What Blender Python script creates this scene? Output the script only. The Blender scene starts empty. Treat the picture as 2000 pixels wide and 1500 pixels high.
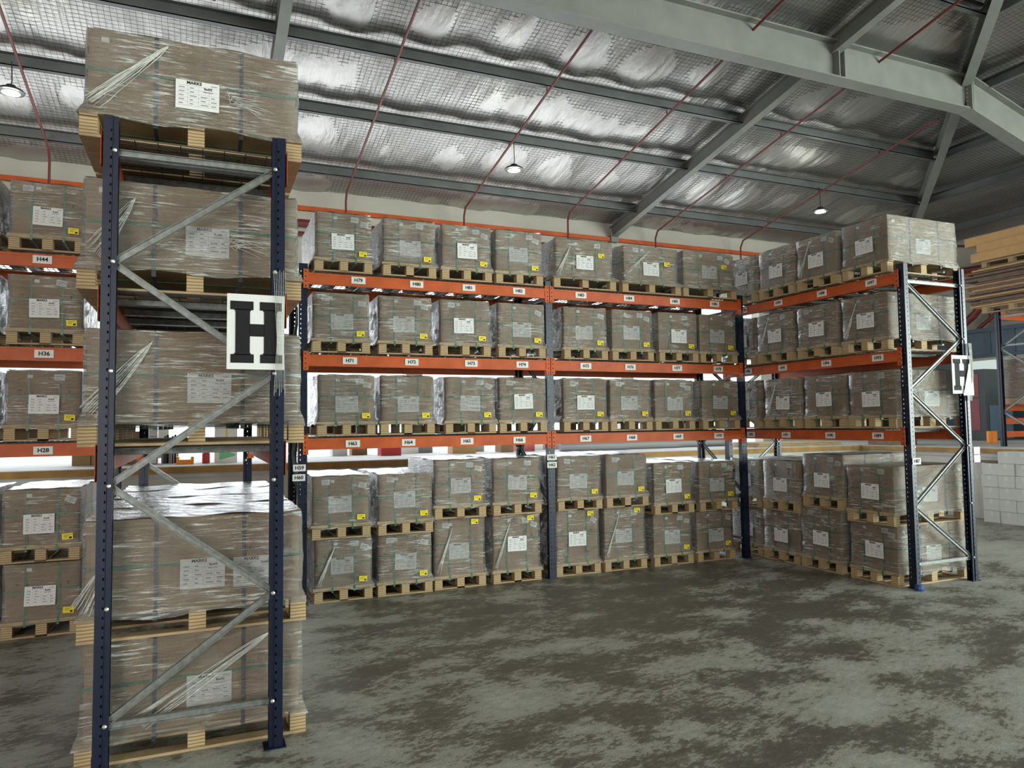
import bpy, math, random
from math import sin, cos, pi, radians, tan, atan, sqrt
from mathutils import Matrix, Vector

SC = bpy.context.scene
COL = SC.collection
RNG = random.Random(7)

# ------------------------------------------------------------------ camera
F_PX, YAW, PITCH, ROLL, CAM_H = 1417.92, .4052, .0561, -.0129, 1.7968
def cam_axes():
    f = Vector((sin(YAW)*cos(PITCH), cos(YAW)*cos(PITCH), sin(PITCH)))
    r = Vector((cos(YAW), -sin(YAW), 0)); u = r.cross(f)
    return r*cos(ROLL)+u*sin(ROLL), -r*sin(ROLL)+u*cos(ROLL), f
_r, _u, _f = cam_axes()
cd = bpy.data.cameras.new('camera'); cam = bpy.data.objects.new('camera', cd); COL.objects.link(cam)
cam.matrix_world = Matrix(((_r.x, _u.x, -_f.x, 0), (_r.y, _u.y, -_f.y, 0), (_r.z, _u.z, -_f.z, CAM_H), (0, 0, 0, 1)))
cd.sensor_fit = 'HORIZONTAL'; cd.sensor_width = 36; cd.lens = 36*F_PX/2000; cd.clip_start = .05; cd.clip_end = 200
SC.camera = cam

# ------------------------------------------------------------------ world and light
SC.view_settings.view_transform = 'Standard'; SC.view_settings.look = 'None'
SC.view_settings.gamma = 1; SC.view_settings.use_curve_mapping = False
SC.view_settings.exposure = 0.15
SC.cycles.transparent_max_bounces = 24
SC.cycles.max_bounces = 10; SC.cycles.diffuse_bounces = 5; SC.cycles.glossy_bounces = 5
SC.cycles.sample_clamp_indirect = 6
w = bpy.data.worlds.new('daylight'); SC.world = w; w.use_nodes = True
bg = w.node_tree.nodes['Background']
bg.inputs['Color'].default_value = (.90, .96, 1, 1); bg.inputs['Strength'].default_value = 2.2

def area(name, loc, rot, sx, sy, power, color, portal=False, spread=None):
    l = bpy.data.lights.new(name, 'AREA'); l.shape = 'RECTANGLE'; l.size = sx; l.size_y = sy
    l.energy = power; l.color = color
    if portal: l.cycles.is_portal = True
    if spread: l.spread = spread
    o = bpy.data.objects.new(name, l); COL.objects.link(o); o.location = loc; o.rotation_euler = rot
    return o
# openings: dock doors at the back (Y=15), big doors in the front wall (Y=-10)
area('portal_dock', (.5, 15.25, 3.15), (radians(-90), 0, 0), 25, 3.7, 1, (1, 1, 1), True)
area('portal_front', (15.6, -10.2, 3), (radians(90), 0, 0), 6, 6, 1, (1, 1, 1), True)
# daylight entering through those doors, then an added fill lamp at the left
area('dock_daylight', (.5, 15.6, 3.3), (radians(-82), 0, 0), 25, 3.4, 600, (.90, .95, 1))
area('front_door_daylight', (15.6, -9.7, 3.2), (radians(90), 0, 0), 6, 6, 1500, (.88, 1, .92))
area('side_door_daylight', (19.2, -3.5, 2.8), (radians(90), 0, radians(90)), 10, 5.4, 2500, (.89, 1, .92))
area('left_fill_light', (-6.5, -9.7, 3.0), (radians(88), 0, 0), 6, 5, 800, (1, .92, .82))  # unseen fill lamp, added to brighten the near left rack

# ------------------------------------------------------------------ materials
def new_mat(name):
    m = bpy.data.materials.new(name); m.use_nodes = True
    nt = m.node_tree
    return m, nt, nt.nodes['Principled BSDF']
def simple(name, col, rough=.6, metal=0, noise=0, nscale=20, bump=0, bscale=60, spec=.5, coat=0):
    m, nt, p = new_mat(name)
    p.inputs['Base Color'].default_value = (*col, 1); p.inputs['Roughness'].default_value = rough
    p.inputs['Metallic'].default_value = metal; p.inputs['Specular IOR Level'].default_value = spec
    p.inputs['Coat Weight'].default_value = coat
    if noise or bump:
        tc = nt.nodes.new('ShaderNodeTexCoord')
    if noise:
        n = nt.nodes.new('ShaderNodeTexNoise'); n.inputs['Scale'].default_value = nscale; n.inputs['Detail'].default_value = 6
        nt.links.new(tc.outputs['Object'], n.inputs['Vector'])
        r = nt.nodes.new('ShaderNodeValToRGB')
        r.color_ramp.elements[0].position = .3; r.color_ramp.elements[1].position = .7
        r.color_ramp.elements[0].color = (*[c*(1-noise) for c in col], 1)
        r.color_ramp.elements[1].color = (*[min(1, c*(1+noise)) for c in col], 1)
        nt.links.new(n.outputs['Fac'], r.inputs['Fac']); nt.links.new(r.outputs['Color'], p.inputs['Base Color'])
    if bump:
        n = nt.nodes.new('ShaderNodeTexNoise'); n.inputs['Scale'].default_value = bscale; n.inputs['Detail'].default_value = 4
        nt.links.new(tc.outputs['Object'], n.inputs['Vector'])
        b = nt.nodes.new('ShaderNodeBump'); b.inputs['Strength'].default_value = bump; b.inputs['Distance'].default_value = .01
        nt.links.new(n.outputs['Fac'], b.inputs['Height']); nt.links.new(b.outputs['Normal'], p.inputs['Normal'])
    return m
M = {}
M['navy'] = simple('navy_paint', (.004, .008, .027), .33, 0, .25, 8, spec=.45)
M['orange'] = simple('orange_paint', (.46, .085, .018), .5, 0, .18, 6, spec=.3)
M['galv'] = simple('galvanized_steel', (.22, .235, .23), .45, .6, .25, 30)
M['bolt'] = simple('bolt_zinc', (.7, .68, .62), .35, .9)
M['hole'] = simple('dark_hole', (.01, .01, .012), .8)
M['wire'] = simple('wire_dark', (.05, .045, .04), .5, .5)
M['steelgrey'] = simple('grey_painted_steel', (.175, .178, .162), .5, 0, .10, 3)
M['purlin'] = simple('purlin_grey', (.115, .12, .12), .45, .3, .15, 3)
M['redpipe'] = simple('oxide_red_paint', (.13, .022, .02), .45, 0, .2, 10)
M['wall'] = simple('cream_plaster', (.44, .42, .37), .9, 0, .06, 1.5, .25, 30)
M['dockwall'] = simple('white_washed_wall', (.55, .54, .50), .9, 0, .10, 2.5, .3, 20)
M['timber'] = simple('dock_edge_timber', (.36, .20, .06), .7, 0, .25, 5)
M['docktop'] = simple('dock_concrete', (.52, .52, .52), .75, 0, .12, 2)
M['paper'] = simple('white_paper', (.68, .69, .69), .7)
M['ink'] = simple('black_ink', (.012, .012, .014), .7, spec=.2)
M['inkgrey'] = simple('grey_ink', (.24, .24, .26), .7)
M['printbrown'] = simple('carton_print', (.12, .075, .045), .8)
M['yellow'] = simple('yellow_sticker', (.80, .66, .02), .6)
M['tag'] = simple('tag_plate', (.68, .68, .66), .5)
M['green'] = simple('green_strap', (.018, .15, .062), .4, 0)
M['darkstrap'] = simple('dark_strap', (.02, .028, .035), .35)
M['lampbody'] = simple('lamp_black', (.02, .02, .022), .35)
M['plastic_black'] = simple('black_plastic', (.02, .02, .02), .4)
M['clad'] = simple('blue_grey_cladding', (.085, .125, .17), .55, 0, .08, 2)
M['cladrib'] = simple('blue_grey_rib', (.06, .095, .135), .55)
M['whitebox'] = simple('white_carton', (.60, .62, .60), .75, 0, .05, 4)
M['tan'] = simple('tan_cardboard', (.50, .30, .13), .8, 0, .06, 6)
M['sheet'] = simple('old_cardboard', (.17, .12, .085), .85, 0, .2, 6)
M['cab'] = simple('cabinet_charcoal', (.035, .04, .045), .5, 0, .1, 3)
M['maroon'] = simple('maroon_panel', (.25, .05, .07), .5)
M['redplastic'] = simple('red_plastic', (.5, .03, .03), .4)
M['orangeplastic'] = simple('orange_plastic', (.9, .30, .02), .45)
M['whiteboard'] = simple('bright_white_board', (.85, .86, .83), .5)
M['greenboard'] = simple('green_print', (.2, .62, .3), .5)
M['greyplastic'] = simple('grey_plastic', (.30, .30, .31), .5)
M['window_frame'] = simple('window_frame_cream', (.52, .46, .40), .5)

def mat_emit(name, col, s):
    m, nt, p = new_mat(name)
    p.inputs['Base Color'].default_value = (*col, 1); p.inputs['Emission Color'].default_value = (*col, 1)
    p.inputs['Emission Strength'].default_value = s
    return m
M['lamp'] = mat_emit('lamp_diffuser', (.95, 1, .86), .6)
m, nt, p = new_mat('window_glass'); p.inputs['Base Color'].default_value = (.75, .9, .85, 1); p.inputs['Roughness'].default_value = .08
p.inputs['Emission Color'].default_value = (.8, .95, .88, 1); p.inputs['Emission Strength'].default_value = .35
M['glass'] = m

def stretch_noise(nt, src, sc, loc_scale, detail=5, rough=.6):
    mp = nt.nodes.new('ShaderNodeMapping'); mp.inputs['Scale'].default_value = loc_scale
    nt.links.new(src, mp.inputs['Vector'])
    n = nt.nodes.new('ShaderNodeTexNoise'); n.inputs['Scale'].default_value = sc; n.inputs['Detail'].default_value = detail
    n.inputs['Roughness'].default_value = rough
    nt.links.new(mp.outputs['Vector'], n.inputs['Vector'])
    return n.outputs['Fac']
def ramp(nt, fac, stops):
    r = nt.nodes.new('ShaderNodeValToRGB'); e = r.color_ramp.elements
    while len(e) < len(stops): e.new(.5)
    for el, (pos, c) in zip(e, stops):
        el.position = pos; el.color = (*c, 1) if len(c) == 3 else c
    nt.links.new(fac, r.inputs['Fac']); return r.outputs['Color']

# cardboard
m, nt, p = new_mat('brown_cardboard')
tc = nt.nodes.new('ShaderNodeTexCoord')
f1 = stretch_noise(nt, tc.outputs['Object'], 3, (1, 1, 8))
c = ramp(nt, f1, [(.3, (.225, .140, .062)), (.7, (.305, .200, .098))])
nt.links.new(c, p.inputs['Base Color']); p.inputs['Roughness'].default_value = .75
M['card'] = m
# pallet wood
m, nt, p = new_mat('pale_pallet_wood')
tc = nt.nodes.new('ShaderNodeTexCoord')
f1 = stretch_noise(nt, tc.outputs['Object'], 6, (1, 1, 6))
c = ramp(nt, f1, [(.25, (.30, .21, .112)), (.75, (.46, .35, .205))])
nt.links.new(c, p.inputs['Base Color']); p.inputs['Roughness'].default_value = .7
M['wood'] = m
# plywood blocks (layer lines)
m, nt, p = new_mat('layered_block_wood')
tc = nt.nodes.new('ShaderNodeTexCoord')
wv = nt.nodes.new('ShaderNodeTexWave'); wv.bands_direction = 'Z'; wv.inputs['Scale'].default_value = 17
wv.inputs['Distortion'].default_value = 1.2; wv.inputs['Detail'].default_value = 3
nt.links.new(tc.outputs['Object'], wv.inputs['Vector'])
c = ramp(nt, wv.outputs['Fac'], [(.0, (.20, .125, .06)), (.25, (.36, .26, .135)), (1, (.48, .36, .20))])
nt.links.new(c, p.inputs['Base Color']); p.inputs['Roughness'].default_value = .75
M['block'] = m
# stretch film
def film(name, lo, hi, seed):
    m = bpy.data.materials.new(name); m.use_nodes = True; nt = m.node_tree; nt.nodes.clear()
    out = nt.nodes.new('ShaderNodeOutputMaterial'); tc = nt.nodes.new('ShaderNodeTexCoord')
    oi = nt.nodes.new('ShaderNodeObjectInfo')
    add = nt.nodes.new('ShaderNodeVectorMath'); add.operation = 'ADD'
    mul = nt.nodes.new('ShaderNodeVectorMath'); mul.operation = 'SCALE'
    comb = nt.nodes.new('ShaderNodeCombineXYZ')
    for i in range(3): nt.links.new(oi.outputs['Random'], comb.inputs[i])
    nt.links.new(comb.outputs[0], mul.inputs[0]); mul.inputs['Scale'].default_value = 37
    nt.links.new(tc.outputs['Object'], add.inputs[0]); nt.links.new(mul.outputs[0], add.inputs[1])
    src = add.outputs[0]
    wr = stretch_noise(nt, src, 9, (1, 1, 5), 6, .65)       # horizontal creases
    wr2 = stretch_noise(nt, src, 26, (1, 1, 2.2), 4, .6)
    big = stretch_noise(nt, src, 2.2, (1, 1, 1), 2, .5)
    b1 = nt.nodes.new('ShaderNodeBump'); b1.inputs['Strength'].default_value = .75; b1.inputs['Distance'].default_value = .035
    nt.links.new(wr, b1.inputs['Height'])
    b2 = nt.nodes.new('ShaderNodeBump'); b2.inputs['Strength'].default_value = .8; b2.inputs['Distance'].default_value = .014
    nt.links.new(wr2, b2.inputs['Height']); nt.links.new(b1.outputs[0], b2.inputs['Normal'])
    b3 = nt.nodes.new('ShaderNodeBump'); b3.inputs['Strength'].default_value = .6; b3.inputs['Distance'].default_value = .01
    fine = stretch_noise(nt, src, 13, (.42, .42, 7), 7, .72); nt.links.new(fine, b3.inputs['Height']); nt.links.new(b2.outputs[0], b3.inputs['Normal']); b2 = b3
    gl = nt.nodes.new('ShaderNodeBsdfGlossy'); gl.inputs['Roughness'].default_value = .10; gl.inputs['Color'].default_value = (1, 1, 1, 1)
    nt.links.new(b2.outputs[0], gl.inputs['Normal'])
    df = nt.nodes.new('ShaderNodeBsdfDiffuse'); df.inputs['Color'].default_value = (.82, .84, .79, 1)
    nt.links.new(b2.outputs[0], df.inputs['Normal'])
    tr = nt.nodes.new('ShaderNodeBsdfTransparent'); tr.inputs['Color'].default_value = (.97, .97, .97, 1)
    fr = nt.nodes.new('ShaderNodeLayerWeight'); fr.inputs['Blend'].default_value = .30
    nt.links.new(b2.outputs[0], fr.inputs['Normal'])
    # diffuse haze amount from big noise and grazing angle
    mr = nt.nodes.new('ShaderNodeMapRange'); mr.inputs['From Min'].default_value = .35; mr.inputs['From Max'].default_value = .7
    mr.inputs['To Min'].default_value = lo; mr.inputs['To Max'].default_value = hi
    nt.links.new(big, mr.inputs['Value'])
    fm = nt.nodes.new('ShaderNodeMath'); fm.operation = 'MULTIPLY'; fm.inputs[1].default_value = .22
    nt.links.new(fr.outputs['Facing'], fm.inputs[0])
    st = nt.nodes.new('ShaderNodeMapRange'); st.inputs['From Min'].default_value = .51; st.inputs['From Max'].default_value = .62
    st.inputs['To Max'].default_value = 1.0; fine = stretch_noise(nt, src, 13, (.42, .42, 7), 7, .72); nt.links.new(fine, st.inputs['Value'])
    pt = nt.nodes.new('ShaderNodeMapRange'); pt.inputs['From Min'].default_value = .44; pt.inputs['From Max'].default_value = .60
    pt.inputs['To Min'].default_value = .12; pt.inputs['To Max'].default_value = .78
    patch = stretch_noise(nt, src, 3.2, (1, 1, 1.4), 3, .6); nt.links.new(patch, pt.inputs['Value'])
    sm = nt.nodes.new('ShaderNodeMath'); sm.operation = 'MULTIPLY'; nt.links.new(st.outputs[0], sm.inputs[0]); nt.links.new(pt.outputs[0], sm.inputs[1])
    f0 = nt.nodes.new('ShaderNodeMath'); f0.operation = 'ADD'
    nt.links.new(mr.outputs[0], f0.inputs[0]); nt.links.new(sm.outputs[0], f0.inputs[1])
    fa = nt.nodes.new('ShaderNodeMath'); fa.operation = 'ADD'; fa.use_clamp = True
    nt.links.new(f0.outputs[0], fa.inputs[0]); nt.links.new(fm.outputs[0], fa.inputs[1])
    mx = nt.nodes.new('ShaderNodeMixShader'); nt.links.new(fa.outputs[0], mx.inputs[0])
    nt.links.new(tr.outputs[0], mx.inputs[1]); nt.links.new(df.outputs[0], mx.inputs[2])
    mx2 = nt.nodes.new('ShaderNodeMixShader')
    g2 = nt.nodes.new('ShaderNodeMath'); g2.operation = 'MULTIPLY_ADD'; g2.inputs[1].default_value = .85; g2.inputs[2].default_value = .07
    g2.use_clamp = True
    nt.links.new(fr.outputs['Fresnel'], g2.inputs[0]); nt.links.new(g2.outputs[0], mx2.inputs[0])
    nt.links.new(mx.outputs[0], mx2.inputs[1]); nt.links.new(gl.outputs[0], mx2.inputs[2])
    nt.links.new(mx2.outputs[0], out.inputs['Surface'])
    return m
M['film'] = film('stretch_film', .0, .05, 0)
M['filmdense'] = film('stretch_film_dense', .45, .8, 0)

# foil ceiling
m, nt, p = new_mat('foil_insulation')
tc = nt.nodes.new('ShaderNodeTexCoord')
p.inputs['Base Color'].default_value = (.49, .475, .455, 1); p.inputs['Metallic'].default_value = .92; p.inputs['Roughness'].default_value = .40
cr = stretch_noise(nt, tc.outputs['Object'], 1.5, (2.6, .45, 1), 4, .5)
fi = stretch_noise(nt, tc.outputs['Object'], 9, (1.6, .8, 1), 5, .6)
qx = nt.nodes.new('ShaderNodeTexWave'); qx.bands_direction = 'X'; qx.inputs['Scale'].default_value = .45; qx.inputs['Distortion'].default_value = .6
nt.links.new(tc.outputs['Object'], qx.inputs['Vector'])
b1 = nt.nodes.new('ShaderNodeBump'); b1.inputs['Strength'].default_value = .5; b1.inputs['Distance'].default_value = .12
nt.links.new(cr, b1.inputs['Height'])
b2 = nt.nodes.new('ShaderNodeBump'); b2.inputs['Strength'].default_value = .28; b2.inputs['Distance'].default_value = .02
nt.links.new(fi, b2.inputs['Height']); nt.links.new(b1.outputs[0], b2.inputs['Normal'])
nt.links.new(b2.outputs[0], p.inputs['Normal'])
M['foil'] = m

# floor
m, nt, p = new_mat('worn_concrete_floor')
tc = nt.nodes.new('ShaderNodeTexCoord')
mp = nt.nodes.new('ShaderNodeMapping'); mp.inputs['Rotation'].default_value = (0, 0, radians(-32)); mp.inputs['Scale'].default_value = (1.3, 1.9, 1)
nt.links.new(tc.outputs['Object'], mp.inputs['Vector'])
a1 = stretch_noise(nt, mp.outputs[0], 1.1, (1, 1, 1), 12, .68)
a2 = stretch_noise(nt, mp.outputs[0], 8, (1, 1.6, 1), 12, .8)
a3 = stretch_noise(nt, tc.outputs['Object'], .22, (1, 1, 1), 3, .5)
a4 = stretch_noise(nt, tc.outputs['Object'], 90, (1, 1, 1), 3, .6)
def mth(op, a, b, clamp=False):
    n = nt.nodes.new('ShaderNodeMath'); n.operation = op; n.use_clamp = clamp
    for i, v in enumerate((a, b)):
        if isinstance(v, (int, float)): n.inputs[i].default_value = v
        else: nt.links.new(v, n.inputs[i])
    return n.outputs[0]
s = mth('ADD', mth('MULTIPLY', a1, .58), mth('MULTIPLY', a2, .42))
s = mth('ADD', s, mth('MULTIPLY', mth('SUBTRACT', a3, .5), .22))
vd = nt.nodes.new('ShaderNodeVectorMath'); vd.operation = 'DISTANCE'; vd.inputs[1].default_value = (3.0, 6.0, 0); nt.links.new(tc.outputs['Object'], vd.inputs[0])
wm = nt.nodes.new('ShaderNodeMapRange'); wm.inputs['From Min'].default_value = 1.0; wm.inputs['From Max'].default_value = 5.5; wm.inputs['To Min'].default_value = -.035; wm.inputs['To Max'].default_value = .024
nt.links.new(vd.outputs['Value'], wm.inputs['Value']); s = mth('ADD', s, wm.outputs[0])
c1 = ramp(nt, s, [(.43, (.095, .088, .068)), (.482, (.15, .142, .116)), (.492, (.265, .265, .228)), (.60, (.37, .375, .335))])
c2 = ramp(nt, a4, [(.3, (.82, .82, .82)), (.7, (1.1, 1.1, 1.1))])
mx = nt.nodes.new('ShaderNodeMix'); mx.data_type = 'RGBA'; mx.blend_type = 'MULTIPLY'; mx.inputs['Factor'].default_value = 1
nt.links.new(c1, mx.inputs['A']); nt.links.new(c2, mx.inputs['B'])
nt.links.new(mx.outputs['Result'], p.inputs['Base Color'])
rr = ramp(nt, s, [(.47, (.42, .42, .42)), (.53, (.6, .6, .6))]); nt.links.new(rr, p.inputs['Roughness'])
b = nt.nodes.new('ShaderNodeBump'); b.inputs['Strength'].default_value = .35; b.inputs['Distance'].default_value = .01
nt.links.new(a2, b.inputs['Height']); nt.links.new(b.outputs[0], p.inputs['Normal'])
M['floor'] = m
M['ground'] = simple('outside_yard', (.6, .6, .58), .9)

# ------------------------------------------------------------------ mesh helpers
class MB:
    def __init__(s): s.v = []; s.f = []
    def quad(s, a, b, c, d):
        n = len(s.v); s.v += [a, b, c, d]; s.f.append((n, n+1, n+2, n+3)); return s
    def box(s, x0, x1, y0, y1, z0, z1):
        n = len(s.v)
        s.v += [(x0, y0, z0), (x1, y0, z0), (x1, y1, z0), (x0, y1, z0), (x0, y0, z1), (x1, y0, z1), (x1, y1, z1), (x0, y1, z1)]
        s.f += [(n, n+3, n+2, n+1), (n+4, n+5, n+6, n+7), (n, n+1, n+5, n+4), (n+1, n+2, n+6, n+5), (n+2, n+3, n+7, n+6), (n+3, n, n+4, n+7)]
        return s
    def bar(s, p, q, wd, ht, up=(0, 0, 1)):
        """rectangular bar from p to q, width wd sideways, height ht along up"""
        p = Vector(p); q = Vector(q); d = (q-p).normalized(); up = Vector(up)
        sd = d.cross(up).normalized(); u2 = sd.cross(d).normalized(); n = len(s.v)
        for e in (p, q):
            for a, b in ((-1, -1), (1, -1), (1, 1), (-1, 1)):
                s.v.append(tuple(e+sd*(a*wd/2)+u2*(b*ht/2)))
        s.f += [(n, n+1, n+2, n+3), (n+7, n+6, n+5, n+4)]+[(n+i, n+4+i, n+4+(i+1) % 4, n+(i+1) % 4) for i in range(4)]
        return s
    def tube(s, pts, r, k=8):
        pts = [Vector(p) for p in pts]; rings = []
        rs = r if isinstance(r, (list, tuple)) else [r]*len(pts)
        for i, p in enumerate(pts):
            if i == 0: d = pts[1]-p
            elif i == len(pts)-1: d = p-pts[i-1]
            else: d = (pts[i+1]-p).normalized()+(p-pts[i-1]).normalized()
            d.normalize(); up = Vector((0, 0, 1)) if abs(d.z) < .95 else Vector((0, 1, 0))
            a = d.cross(up).normalized(); b = a.cross(d).normalized(); n = len(s.v)
            for j in range(k):
                t = 2*pi*j/k; s.v.append(tuple(p+a*cos(t)*rs[i]+b*sin(t)*rs[i]))
            rings.append(n)
        for n0, n1 in zip(rings, rings[1:]):
            for j in range(k): s.f.append((n0+j, n0+(j+1) % k, n1+(j+1) % k, n1+j))
        s.f.append(tuple(rings[0]+j for j in reversed(range(k)))); s.f.append(tuple(rings[-1]+j for j in range(k)))
        return s
    def lathe(s, prof, k=24, c=(0, 0, 0)):
        rings = []
        for r, z in prof:
            n = len(s.v); rings.append(n)
            for j in range(k): s.v.append((c[0]+r*cos(2*pi*j/k), c[1]+r*sin(2*pi*j/k), c[2]+z))
        for n0, n1 in zip(rings, rings[1:]):
            for j in range(k): s.f.append((n0+j, n0+(j+1) % k, n1+(j+1) % k, n1+j))
        s.f.append(tuple(rings[0]+j for j in reversed(range(k)))); s.f.append(tuple(rings[-1]+j for j in range(k)))
        return s
    def ext(s, poly, z0, z1, axis='y'):
        """extrude 2D polygon (x,z) along y from z0 to z1"""
        n = len(s.v); k = len(poly)
        for d in (z0, z1):
            for a, b in poly: s.v.append((a, d, b))
        s.f.append(tuple(n+i for i in range(k))); s.f.append(tuple(n+k+i for i in reversed(range(k))))
        for i in range(k): s.f.append((n+i, n+k+i, n+k+(i+1) % k, n+(i+1) % k))
        return s
    def mesh(s, name, mat, smooth=False, fix=True):
        me = bpy.data.meshes.new(name); me.from_pydata(s.v, [], s.f); me.materials.append(mat)
        if fix:
            import bmesh
            bm = bmesh.new(); bm.from_mesh(me); bmesh.ops.recalc_face_normals(bm, faces=bm.faces); bm.to_mesh(me); bm.free()
        if smooth:
            for p in me.polygons: p.use_smooth = True
        me.update(); return me
def obj(name, me, parent=None, loc=(0, 0, 0), rot=(0, 0, 0)):
    o = bpy.data.objects.new(name, me); COL.objects.link(o); o.location = loc; o.rotation_euler = rot
    if parent: o.parent = parent
    return o
def tag(o, label, cat, group=None, kind=None):
    if label: o['label'] = label
    if cat: o['category'] = cat
    if group: o['group'] = group
    if kind: o['kind'] = kind
    return o
def empty(name, loc, rz=0):
    o = bpy.data.objects.new(name, None); COL.objects.link(o); o.location = loc; o.rotation_euler = (0, 0, rz); o.empty_display_size = .1
    return o
def struct(name, mb, mat, smooth=False):
    o = obj(name, mb.mesh(name, mat, smooth)); o['kind'] = 'structure'; return o
_txt = {}
def text_mesh(body, size, mat, bold=.0, align='CENTER'):
    key = (body, size, mat.name)
    if key in _txt: return _txt[key]
    cu = bpy.data.curves.new('lettering', 'FONT'); cu.body = body; cu.size = size; cu.align_x = align; cu.align_y = 'CENTER'
    cu.offset = bold; cu.extrude = .0008; cu.resolution_u = 3
    o = bpy.data.objects.new('lettering', cu); COL.objects.link(o)
    dg = bpy.context.evaluated_depsgraph_get(); me = bpy.data.meshes.new_from_object(o.evaluated_get(dg))
    bpy.data.objects.remove(o); bpy.data.curves.remove(cu)
    # stand it up: text x -> x, y -> z, facing -y
    for v in me.vertices: v.co = Vector((v.co.x, -v.co.z, v.co.y))
    me.materials.clear(); me.materials.append(mat); me.name = 'lettering'; _txt[key] = me
    return me

# ------------------------------------------------------------------ building shell
EZ, PS, YW, XW = 6.71, .19, 15.0, 19.0           # eaves height, pitch, back wall Y, right wall X
YF, XL = -10.0, -14.0
def zb(y): return EZ+PS*(YW-y)
def zr(x): return EZ+PS*(XW-x)
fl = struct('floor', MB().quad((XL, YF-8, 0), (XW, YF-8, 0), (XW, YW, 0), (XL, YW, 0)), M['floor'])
# back wall with one long row of dock openings (z 1.27..4.95), piers between
mb = MB().box(XL, XW+.3, YW, YW+.3, 5.0, EZ+.15).box(XL, XW+.3, YW, YW+.3, 0, 1.26)
mb.box(13.6, XW+.3, YW, YW+.3, 1.26, 5.0)
for px in (XL, -9.2, -5.4, -.9, 4.0, 9.3): mb.box(px, px+.35, YW, YW+.3, 1.26, 5.0)
struct('wall_back', mb, M['wall'])
struct('wall_right', MB().box(XW, XW+.3, 1.8, YW, 0, EZ+.2).box(XW, XW+.3, YF, 1.8, 5.6, EZ+.2).box(XW, XW+.3, YF, -8.7, 0, 5.6), M['wall'])
mb = MB().box(XL, XL+.2, YF, YW, 0, EZ+.3)
struct('wall_left', mb, M['wall'])
mb = MB().box(XL, XW, YF-.3, YF, 6.3, EZ+.3).box(XL, -10, YF-.3, YF, 0, 6.3).box(-3, 12.4, YF-.3, YF, 0, 6.3).box(18.5, XW, YF-.3, YF, 0, 6.3)
struct('wall_front', mb, M['wall'])
struct('trim_1', MB().quad((XL-20, YW+.3, 1.2), (XW+20, YW+.3, 1.2), (XW+20, YW+22, 1.2), (XL-20, YW+22, 1.2)), M['ground'])
# ceiling: sagging foil between purlins
PUR = [13.95, 12.05, 10.4, 8.75, 7.05, 5.4]
def sag(y):
    L = [15.4]+PUR+[3.7, 2.0]
    for a, b in zip(L, L[1:]):
        if b <= y <= a:
            t = (a-y)/(a-b); return .11*sin(pi*t**.8)
    return 0
def foil_back(x, y):
    u = (x+.04*sin(y*1.7)) % 1.2
    return zb(y)+.02-sag(y)*(.8+.2*sin(x*1.3))+.014*sin(x*5.2+sin(y*2.1)*1.3)+.012*sin(x*1.7+y*3.1)-.035*sin(pi*u/1.2)+.007*sin(x*17+y*2)*sin(y*3.7+x)
AP = (6.0, 2.0)
def grid(x0f, x1f, y0, y1, ny, nx, zf):
    s = MB(); 
    for j in range(ny+1):
        y = y0+(y1-y0)*j/ny
        for i in range(nx+1):
            x = x0f(y)+(x1f(y)-x0f(y))*i/nx; s.v.append((x, y, zf(x, y)))
    for j in range(ny):
        for i in range(nx):
            n = j*(nx+1)+i; s.f.append((n, n+1, n+nx+2, n+nx+1))
    return s
g = grid(lambda y: -6., lambda y: XW-(YW-y), 2, YW, 170, 420, foil_back)
o = obj('ceiling', g.mesh('ceiling', M['foil'], True, False)); o['kind'] = 'structure'
g = MB().quad((XL, 2, zb(2)), (-6, 2, zb(2)), (-6, YW, EZ), (XL, YW, EZ))
g.quad((XL, -11, EZ), (XW, -11, EZ), (AP[0], 2, zb(2)), (XL, 2, zb(2)))
o = obj('ceiling.001', g.mesh('ceiling_rest', M['foil'], False, False)); o['kind'] = 'structure'
# right hip plane
s = MB(); NX, NY = 60, 120
for i in range(NX+1):
    x = XW-(XW-AP[0])*i/NX
    y1 = YW-(XW-x); y0 = -11+(XW-x)
    for j in range(NY+1):
        y = y0+(y1-y0)*j/NY
        s.v.append((x, y, zr(x)+.02-.06*abs(sin((XW-x-.95)*pi/1.65))+.012*sin(y*5)))
for i in range(NX):
    for j in range(NY):
        n = i*(NY+1)+j; s.f.append((n, n+1, n+NY+2, n+NY+1))
o = obj('ceiling.002', s.mesh('ceiling_right', M['foil'], True, False)); o['kind'] = 'structure'
# wire netting under the foil
mb = MB(); W = .0035
x = -5
while x < XW:
    ye = max(4.5, YW-(XW-x))
    if ye < YW-.2: mb.bar((x, YW-.02, zb(YW)-.085), (x, ye, zb(ye)-.085), W, W)
    x += .078
y = YW-.05
while y > 4.5:
    xe = XW-(YW-y); mb.bar((-5, y, zb(y)-.088), (xe, y, zb(y)-.088), W, W); y -= .078
x = XW-.05
while x > 10:
    y1 = YW-(XW-x); mb.bar((x, 3, zr(x)-.088), (x, y1, zr(x)-.088), W, W); x -= .078
y = 3
while y < YW-.3:
    xe = max(10, XW-(YW-y)); mb.bar((XW-.02, y, zr(XW)-.085), (xe, y, zr(xe)-.085), W, W); y += .078
nm = mb.mesh('roof_netting', M['wire'], False, False)
o = obj('wire_netting', nm); tag(o, 'fine square wire netting stretched under the silver roof foil', 'netting', None, 'stuff')

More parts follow.
